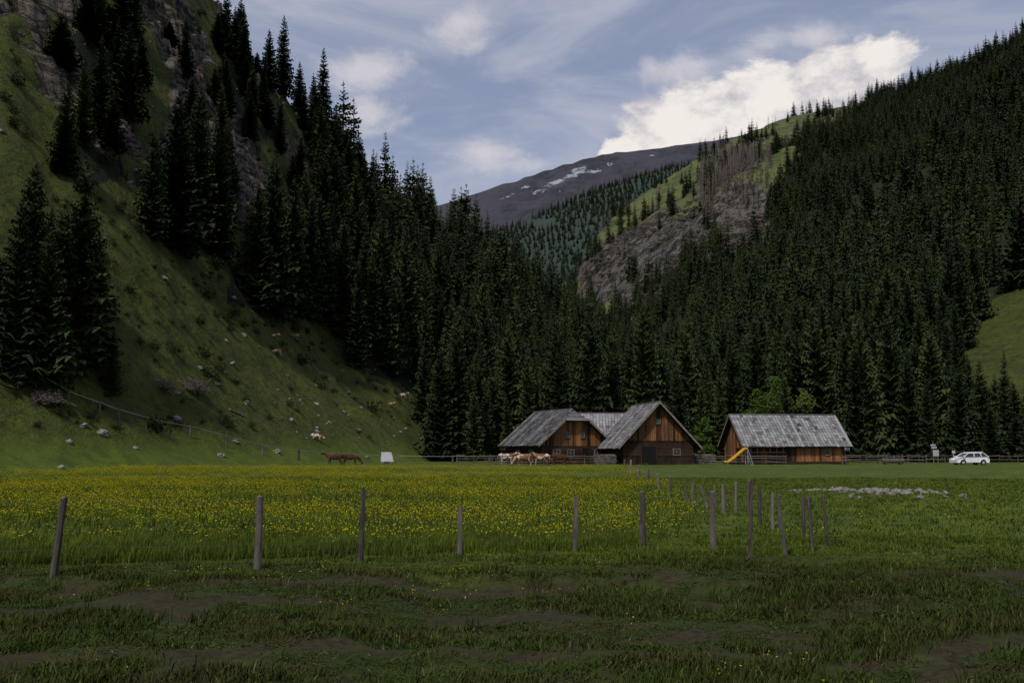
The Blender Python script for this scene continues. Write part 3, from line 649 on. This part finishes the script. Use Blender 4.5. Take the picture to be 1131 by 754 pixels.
building("timber_hay_barn",(x,y,zmin(x,y)),D2(99),7.2,13.2,2.9,6.3,.7,.7,logs=.35,roofsh=(.66,.2),wallsh=hb,
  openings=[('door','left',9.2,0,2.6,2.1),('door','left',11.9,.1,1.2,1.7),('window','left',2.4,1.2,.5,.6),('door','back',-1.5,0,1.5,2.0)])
x,y=XY(930,141); building("small_shed",(x,y,zmin(x,y)),D2(80),3.5,3.5,2.2,4.2,.4,.4,logs=.3,roofsh=(.2,.1))
x,y=XY(842,123.5); par=empty("barn_hay_rack",(x,y,zmin(x,y))); mb=MB()
for i in range(7): mb.tube((i*.8-2.4,0,-.2),(i*.8-2.4,0,2.2),.08,.07,6,.2)
for zq in (.8,1.5,2.15): mb.tube((-2.6,-.1,zq),(2.6,-.1,zq),.06,.06,6,.4)
mb.obj("frame",[m_log],parent=par)
for u,Yd,L in ((776,126,3.0),(668,121.5,2.6)):
    x,y=XY(u,Yd); mb=MB(); rd=random.Random(u)
    for j in range(7):
        for i in range(int(L/.2)):
            px=-L/2+i*.2+(j%2)*.1; r=rd.uniform(.07,.10); mb.tube((px,-.4+rd.uniform(-.05,.05),.1+j*.17),(px,.45,.1+j*.17),r,r,7,rd.uniform(.2,1))
    mb.obj("firewood_stack",[m_post],loc=(x,y,zmin(x,y)))
x,y=XY(983,123); mb=MB(); mb.tube((-1.3,0,.45),(1.3,0,.45),.32,.32,10,.4); mb.box(-1.1,1.1,-.2,.2,.72,.79,.05)
for sx_ in (-.9,.9): mb.tube((sx_,-.35,.12),(sx_,.35,.12),.13,.13,7,.2)
mb.obj("water_trough",[m_post],loc=(x,y,zmin(x,y)))
# ---------------------------------------------------------------- slide
x,y=XY(812,119); z=zmin(x,y); par=empty("playground_slide",(x,y,z),.25); mb=MB()
prof=[(-1.5,.35),(-1.1,.38),(-.4,.85),(.4,1.45),(1.0,1.9),(1.3,1.95)]
for (a,za),(c,zc) in zip(prof[:-1],prof[1:]):
    mb.hexa([(a,-.25,za-.03),(c,-.25,zc-.03),(c,.25,zc-.03),(a,.25,za-.03),(a,-.25,za),(c,-.25,zc),(c,.25,zc),(a,.25,za)])
    for yy in (-.3,.25): mb.hexa([(a,yy,za-.05),(c,yy,zc-.05),(c,yy+.05,zc-.05),(a,yy+.05,za-.05),(a,yy,za+.12),(c,yy,zc+.12),(c,yy+.05,zc+.12),(a,yy+.05,za+.12)])
mb.obj("chute",[m_yel],parent=par); mb=MB()
for yy in (-.3,.3):
    mb.tube((1.3,yy,1.95),(2.0,yy,0),.035,.035,6); mb.tube((1.3,yy,0),(1.3,yy,2.6),.03,.03,6); mb.tube((-1.3,yy,0),(-1.3,yy,.35),.03,.03,6)
for i in range(6): t=i/6; mb.tube((2-.7*t,-.3,1.95*t+.1),(2-.7*t,.3,1.95*t+.1),.025,.025,6)
mb.obj("ladder",[m_metal],parent=par)
# ---------------------------------------------------------------- panel by the fence
x,y,z=hit(427,511.5); par=empty("solar_fence_charger",(x,y,z),.3); mb=MB()
mb.hexa([(-.9,-.5,.25),(.9,-.5,.25),(.9,-.45,.22),(-.9,-.45,.22),(-.7,.35,1.55),(.7,.35,1.55),(.7,.4,1.52),(-.7,.4,1.52)]); mb.obj("panel",[m_metal],parent=par); mb=MB()
for sx_ in (-.6,.6): mb.tube((sx_,.36,1.5),(sx_,.7,0),.04,.04,6); mb.tube((sx_,-.45,0),(sx_,-.45,.35),.04,.04,6)
mb.box(-.35,.35,.0,.4,0,.5); mb.obj("frame",[m_metal],parent=par)
x,y,z=at(1028,124); par=empty("trail_signpost",(x,y,z)); mb=MB(); mb.tube((0,0,-.2),(0,0,2.7),.07,.06,8); mb.tube((.55,0,-.2),(.55,0,1.9),.06,.06,8)
mb.obj("post",[m_post],parent=par); mb=MB(); mb.box(-.08,.62,-.12,-.07,1.0,1.75); mb.box(-.35,.3,-.12,-.08,2.25,2.45); mb.box(-.25,.4,-.13,-.09,1.95,2.15); mb.obj("sign_boards",[m_metal],parent=par)
x,y,z=at(1050,122.5); par=empty("marker_post",(x,y,z)); mb=MB(); mb.tube((0,0,-.2),(0,0,1.7),.05,.05,8); mb.box(-.2,.2,-.09,-.055,1.35,1.7); mb.obj("post_and_plate",[m_metal],parent=par)
# ---------------------------------------------------------------- car
def car(loc,rz):
    par=empty("parked_car",loc,rz)
    lowp=[(-2.05,.38),(-2.1,.62),(-1.98,.80),(-1.2,.97),(-1.05,1.0),(1.55,1.06),(2.0,1.02),(2.08,.70),(2.05,.36)]
    mb=MB()
    def arch(x0): return [(x0+.40*math.cos(t),.33+.38*math.sin(t)) for t in np.linspace(0,math.pi,9)]
    bottom=[(2.05,.30)]+[(x,z) for x,z in arch(1.28)]+[(x,z) for x,z in arch(-1.28)]+[(-2.05,.30)]
    bottom=[(x,max(z,.25)) for x,z in bottom]
    prof=lowp+bottom
    ys=[-.80,-.87,.87,.80]
    n=len(prof); k=len(mb.v)
    for yv in ys:
        s_=.985 if abs(yv)<.85 else 1
        for x,z in prof: mb.v.append((x*s_,yv,z))
    for a in range(3):
        for i in range(n):
            j=(i+1)%n; mb.f.append((k+a*n+i,k+a*n+j,k+(a+1)*n+j,k+(a+1)*n+i)); mb.sh.append(.5); mb.m.append(0)
    mb.f.append(tuple(k+i for i in range(n))[::-1]); mb.f.append(tuple(k+3*n+i for i in range(n))); mb.sh+=[.5,.5]; mb.m+=[0,0]
    mb.obj("body",[m_white],parent=par)
    gh=[(-1.12,.99),(-.45,1.42),(1.45,1.46),(1.95,1.03)]
    mb=MB()
    def ring(y0): return [(x,y0*(1 if z<1.1 else .82),z) for x,z in gh]
    A=ring(-.83); B=ring(.83)
    for i in range(4): j=(i+1)%4; mb.poly((A[i],A[j],B[j],B[i]))
    mb.poly(A[::-1]); mb.poly(B); mb.obj("windows",[m_glass],parent=par)
    mb=MB(); mb.hexa([(-.5,-.70,1.425),(1.5,-.70,1.465),(1.5,.70,1.465),(-.5,.70,1.425),(-.3,-.62,1.50),(1.35,-.62,1.53),(1.35,.62,1.53),(-.3,.62,1.50)])
    for sy in (-1,1):
        for xb,xt in ((-1.15,-.47),(.15,.2),(1.1,1.0),(1.98,1.47)):
            mb.tube((xb,sy*.845,1.0),(xt,sy*.70,1.44),.045,.04,6)
        mb.tube((-1.3,sy*.95,1.02),(-1.1,sy*.98,1.02),.07,.07,8)
        mb.tube((-.3,sy*.6,1.55),(1.4,sy*.6,1.58),.02,.02,5)
    mb.obj("roof_and_pillars",[m_white],parent=par)
    for i,(xx,sy) in enumerate(((-1.28,-1),(-1.28,1),(1.28,-1),(1.28,1))):
        mb=MB(); mb.tube((xx,sy*.66,.32),(xx,sy*.88,.32),.32,.32,20,0,0); mb.tube((xx,sy*.80,.32),(xx,sy*.893,.32),.19,.17,14,0,1); mb.obj("wheel_%d"%(i+1),[m_tire,m_metal],parent=par)
    mb=MB(); mb.box(-2.09,-1.98,-.75,-.45,.62,.76); mb.box(-2.09,-1.98,.45,.75,.62,.76); mb.obj("headlamps",[m_metal],parent=par)
    mb=MB(); mb.box(1.98,2.09,-.84,-.6,.75,.95); mb.box(1.98,2.09,.6,.84,.75,.95); mb.obj("tail_lamps",[m_red],parent=par)
x,y,z=at(1067,121); car((x,y,z-.05),.12)
# ---------------------------------------------------------------- cows
def cowmat(name,base,patch,thr):
    m,nt,b=newmat(name); tc=N(nt,'ShaderNodeTexCoord'); f=rmp(nt,noise(nt,tc.outputs['Object'],1.5,2,.5,.6),thr-.02,thr+.02)
    nt.links.new(mix(nt,f,base,patch),b.inputs['Base Color']); return m
cm=[cowmat("brown_cow_hide_material",(.06,.028,.015),(.11,.05,.026),.55),cowmat("pied_cow_hide_material",(.50,.45,.39),(.17,.065,.028),.47),cowmat("fawn_cow_hide_material",(.24,.11,.05),(.48,.42,.35),.55)]
def cow(loc,rz,kind,graze,scl=1):
    J=[];E=[];Rr=[]
    def a(p,r,par=None):
        J.append(p);Rr.append(r)
        if par is not None: E.append((par,len(J)-1))
        return len(J)-1
    hip=a((.70,0,1.10),(.27,.30)); rump=a((.92,0,1.12),(.20,.24),hip); belly=a((.25,0,1.00),(.33,.36),hip); rib=a((-.25,0,.98),(.34,.38),belly); ch=a((-.62,0,1.02),(.27,.36),rib)
    if graze: n1=a((-.95,0,.92),(.16,.24),ch); n2=a((-1.22,.0,.58),(.12,.16),n1); hd=a((-1.38,0,.34),(.13,.13),n2); mz=a((-1.50,0,.10),(.08,.08),hd)
    else: n1=a((-.95,0,1.22),(.16,.24),ch); n2=a((-1.18,.03,1.40),(.13,.16),n1); hd=a((-1.38,.05,1.42),(.13,.14),n2); mz=a((-1.68,.06,1.24),(.085,.09),hd)
    hp=J[hd]
    for s in (-1,1):
        e1=a((hp[0]+.06,s*.14+hp[1],hp[2]+.05),(.04,.03),hd); a((hp[0]+.10,s*.30+hp[1],hp[2]+.03),(.055,.02),e1)
    for s in (-1,1):
        st=.06*s
        sh=a((-.60,s*.16,.80),(.12,.17),ch); el=a((-.56+st,s*.19,.56),(.08,.10),sh); kn=a((-.60+st*1.6,s*.18,.32),(.055,.06),el); fe=a((-.58+st*2,s*.18,.09),(.04,.04),kn); a((-.63+st*2,s*.18,.02),(.06,.06),fe)
        th=a((.66,s*.17,.82),(.14,.22),hip); kk=a((.52-st,s*.20,.62),(.09,.13),th); hk=a((.80-st,s*.18,.40),(.055,.07),kk); ff=a((.74-st*1.5,s*.18,.10),(.04,.04),hk); a((.69-st*1.5,s*.18,.02),(.06,.06),ff)
    t1_=a((1.08,0,1.10),(.04,.04),rump); t2_=a((1.14,0,.75),(.025,.025),t1_); a((1.13,0,.42),(.05,.05),t2_)
    ud=a((.42,0,.68),(.14,.13),belly)
    me=bpy.data.meshes.new("cow"); me.from_pydata(J,E,[]); o=bpy.data.objects.new("body",me)
    md=o.modifiers.new("skin",'SKIN')
    scene.collection.objects.link(o)
    if not me.skin_vertices:
        bpy.context.view_layer.objects.active=o; o.select_set(True)
        try: bpy.ops.mesh.customdata_skin_add()
        except Exception as ex: print(ex)
        o.select_set(False)
    for i,v_ in enumerate(me.skin_vertices[0].data): v_.radius=Rr[i]; v_.use_root=(i==0)
    md.use_smooth_shade=True; sb=o.modifiers.new("sub",'SUBSURF'); sb.levels=1; sb.render_levels=1
    me.materials.append(cm[kind]); par=empty("cow",loc,rz); par.scale=(scl,)*3; o.parent=par
    mb=MB()
    for s in (-1,1): mb.tube((hp[0]+.02,s*.09+hp[1],hp[2]+.1),(hp[0]-.02,s*.24+hp[1],hp[2]+.22),.028,.01,6)
    mb.obj("horns",[m_trim],parent=par)
for (u,vb,rz,kd,g,Ld) in [(371,512,.1,0,False,118),(560,512,3.0,1,False,122),(578,512,.3,2,True,116),(598,513,-.6,1,False,118),(470,489,.2,2,True,0),(303,375,.2,1,True,0),(325,376,3.3,2,False,0),(432,450,.4,1,True,0),(446,440,2.6,1,False,0),
    (388,512,3.4,0,True,119),(350,487,3.2,1,True,0),(618,513,3.3,0,True,117),(475,505,.4,1,True,0),(306,393,.8,2,True,0)]:
    if Ld: x,y,z=at(u,Ld)
    else: x,y,z=hit(u,vb)
    cow((x,y,z),rz,kd,g,1 if Ld else .78)
# ---------------------------------------------------------------- grass & flowers
def tuft(name,seed,n=22,h=.13,w=.0055,spread=.15):
    rd=random.Random(seed); mb=MB()
    for i in range(n):
        a=rd.random()*6.3; p=Vector((rd.gauss(0,spread*.5),rd.gauss(0,spread*.5),-.01)); hh=h*rd.uniform(.35,1.15); ln=Vector((math.cos(a),math.sin(a),0))*hh*rd.uniform(.1,.8); sd=Vector((-math.sin(a),math.cos(a),0))*w*rd.uniform(.6,1.3)
        m_=p+ln*.4+Vector((0,0,hh*.6)); t=p+ln+Vector((0,0,hh*.95)); s_=rd.random()
        mb.poly((p-sd,p+sd,m_+sd*.8,m_-sd*.8),s_); mb.poly((m_-sd*.8,m_+sd*.8,t),s_)
    return mb.obj(name,[m_grass],link=False)
m_grass,nt,b=newmat("grass_blade_material"); oi=N(nt,'ShaderNodeObjectInfo')
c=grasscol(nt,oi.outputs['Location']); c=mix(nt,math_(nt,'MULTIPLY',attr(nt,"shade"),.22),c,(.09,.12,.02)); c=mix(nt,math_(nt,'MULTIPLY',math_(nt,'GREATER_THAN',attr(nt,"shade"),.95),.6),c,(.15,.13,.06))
nt.links.new(c,b.inputs['Base Color']); b.inputs['Specular IOR Level'].default_value=.06
c_gr=coll("grass_tuft_variants",[tuft("grass_tuft_%d"%i,i) for i in range(4)])
m_fl=simple("buttercup_petal_material",(.66,.55,.01),(.78,.66,.02),5,.5)
def flower(name,seed,n=7):
    rd=random.Random(seed); mb=MB()
    for i in range(n):
        x,y,h=rd.gauss(0,.18),rd.gauss(0,.18),rd.uniform(.18,.42); mb.tube((x,y,0),(x+.02,y,h),.003,.002,3,.3,1,False); r=rd.uniform(.012,.022); k=len(mb.v)
        mb.v+=[(x+.02,y,h-.012)]+[(x+.02+r*math.cos(q*1.2566),y+r*math.sin(q*1.2566),h+.012+rd.uniform(-.006,.006)) for q in range(5)]
        for q in range(5): mb.f.append((k,k+1+q,k+1+(q+1)%5)); mb.sh.append(.5); mb.m.append(0)
    return mb.obj(name,[m_fl,m_grass],link=False)
c_fl=coll("buttercup_variants",[flower("buttercup_%d"%i,i) for i in range(4)])
def polar(n,r0,r1,am=33):
    r=np.sqrt(rng.uniform(r0*r0,r1*r1,n)); a=np.radians(rng.uniform(-am,am,n)); return r*np.sin(a),r*np.cos(a),r
x1,y1,r1=polar(27000,7,24); x2,y2,r2=polar(18000,24,75,31)
gx=np.concatenate([x1,x2]); gy=np.concatenate([y1,y2]); gr=np.concatenate([r1,r2]); gz=H(gx,gy); u,v=image_uv(gx,gy,gz)
so=soilmask(gx,gy)
k=rng.random(gx.size)>so*1.25; gx,gy,gz,gr,u,v=[q[k] for q in (gx,gy,gz,gr,u,v)]; n=len(gx)
inm=inpoly(u,v,flowpoly)
sxy=np.where(gr>24,1.9,1.1)*rng.uniform(.7,1.3,n); szz=np.where(inm&(gy>17),2.0,np.where(gr<24,.14+.90*sm((fbm(gx/1.1,gy/1.1,3,75)-.36)*2.6),.9))*rng.uniform(.6,1.3,n)
szz=np.where((gr<24)&(rng.random(n)<.025),szz+1.0,szz)
scatter("meadow_grass",np.stack([gx,gy,gz],-1),rng.uniform(0,6.3,n),np.stack([sxy,sxy,szz],-1),rng.integers(0,4,n),c_gr)
gx,gy,gr=polar(60000,16.5,122,31); gz=H(gx,gy); u,v=image_uv(gx,gy,gz)
n_=fbm(gx/8,gy/2.2,4,77); dn=np.where(inpoly(u,v,flowpoly),sm((n_-.38)*5.0),.025*(n_>.5)); dn*=np.where(v>606,.30,1)*np.clip(1.2-u/1200,.32,1)
k=rng.random(gx.size)<dn*.95; n=int(k.sum())
scatter("buttercup_flowers",np.stack([gx[k],gy[k],gz[k]],-1),rng.uniform(0,6.3,n),rng.uniform(.75,1.25,n),rng.integers(0,4,n),c_fl)
gx,gy,gr=polar(150,8,30,31); gz=H(gx,gy); scatter("stray_flowers",np.stack([gx,gy,gz-.15],-1),rng.uniform(0,6.3,150),np.full(150,.6),rng.integers(0,4,150),c_fl)
# ---------------------------------------------------------------- sun and sky
SE,SA=math.radians(50),math.radians(-150)
sdir=Vector((math.cos(SE)*math.sin(SA),math.cos(SE)*math.cos(SA),math.sin(SE)))
sl_=bpy.data.lights.new("sun",'SUN'); sl_.energy=2.7; sl_.angle=math.radians(5); sl_.color=(1,.94,.85)
so_=bpy.data.objects.new("sun",sl_); so_.rotation_euler=(-sdir).to_track_quat('-Z','Y').to_euler(); scene.collection.objects.link(so_)
wd=bpy.data.worlds.new("World"); scene.world=wd; wd.use_nodes=True; nt=wd.node_tree; bg=nt.nodes['Background']
sky=N(nt,'ShaderNodeTexSky'); sky.sky_type='NISHITA'; sky.sun_disc=False; sky.sun_elevation=SE; sky.sun_rotation=SA; sky.air_density=1.0; sky.dust_density=1.5; sky.altitude=1200
tc=N(nt,'ShaderNodeTexCoord'); Dv=tc.outputs['Generated']
def blob(u,v,ru,rv,w=1):
    a,te=bearing(u,v); a=float(a);te=float(te); c=Vector((math.sin(a),math.cos(a),te)).normalized()
    s=N(nt,'ShaderNodeVectorMath',operation='SUBTRACT'); nt.links.new(Dv,s.inputs[0]); s.inputs[1].default_value=c
    q=vmul(nt,s.outputs[0],(F/ru,F/ru,F/rv)); l=N(nt,'ShaderNodeVectorMath',operation='LENGTH'); nt.links.new(q,l.inputs[0])
    return math_(nt,'MULTIPLY',math_(nt,'SUBTRACT',1,l.outputs['Value']),w)
def union(bs):
    r=bs[0]
    for q in bs[1:]: r=math_(nt,'MAXIMUM',r,q)
    return r
big=union([blob(735,150,66,38),blob(790,128,66,46),blob(850,105,74,52),blob(915,88,74,48),blob(975,68,62,38),blob(695,165,30,22)])
small=union([blob(400,75,54,36),blob(412,128,56,32),blob(536,168,62,34),blob(508,28,50,28),blob(760,72,60,26),blob(838,52,60,26),blob(905,40,60,26)])
D2v=vmul(nt,Dv,(1,1,1.7))
nz=noise(nt,D2v,9,8,.62,.3); nzc=math_(nt,'SUBTRACT',nz,.5)
dens=math_(nt,'ADD',big,math_(nt,'MULTIPLY',nzc,2.2))
mb_=rmp(nt,dens,.10,.36)
dens2=math_(nt,'ADD',small,math_(nt,'MULTIPLY',nzc,3.0)); ms_=rmp(nt,dens2,.10,.95)
cir=rmp(nt,noise(nt,vmul(nt,Dv,(1.2,1,4.0)),3.2,6,.6,.8),.36,.70)
vm=N(nt,'ShaderNodeVectorMath',operation='SCALE'); nt.links.new(sky.outputs[0],vm.inputs[0]); vm.inputs[3].default_value=.095
skyc=mix(nt,.55,vm.outputs[0],(.34,.38,.52))
skyc=mix(nt,math_(nt,'MULTIPLY',cir,.65),skyc,(.52,.53,.62))
skyc=mix(nt,math_(nt,'MULTIPLY',ms_,.8),skyc,(.66,.63,.67))
shd=rmp(nt,math_(nt,'ADD',noise(nt,vmul(nt,Dv,(1,1,1.5)),14,6,.65),math_(nt,'MULTIPLY',dens,.10)),.38,.64)
cb=mix(nt,shd,(.48,.47,.53),(.88,.83,.79))
skyc=mix(nt,mb_,skyc,cb)
nt.links.new(skyc,bg.inputs['Color']); bg.inputs['Strength'].default_value=1.0
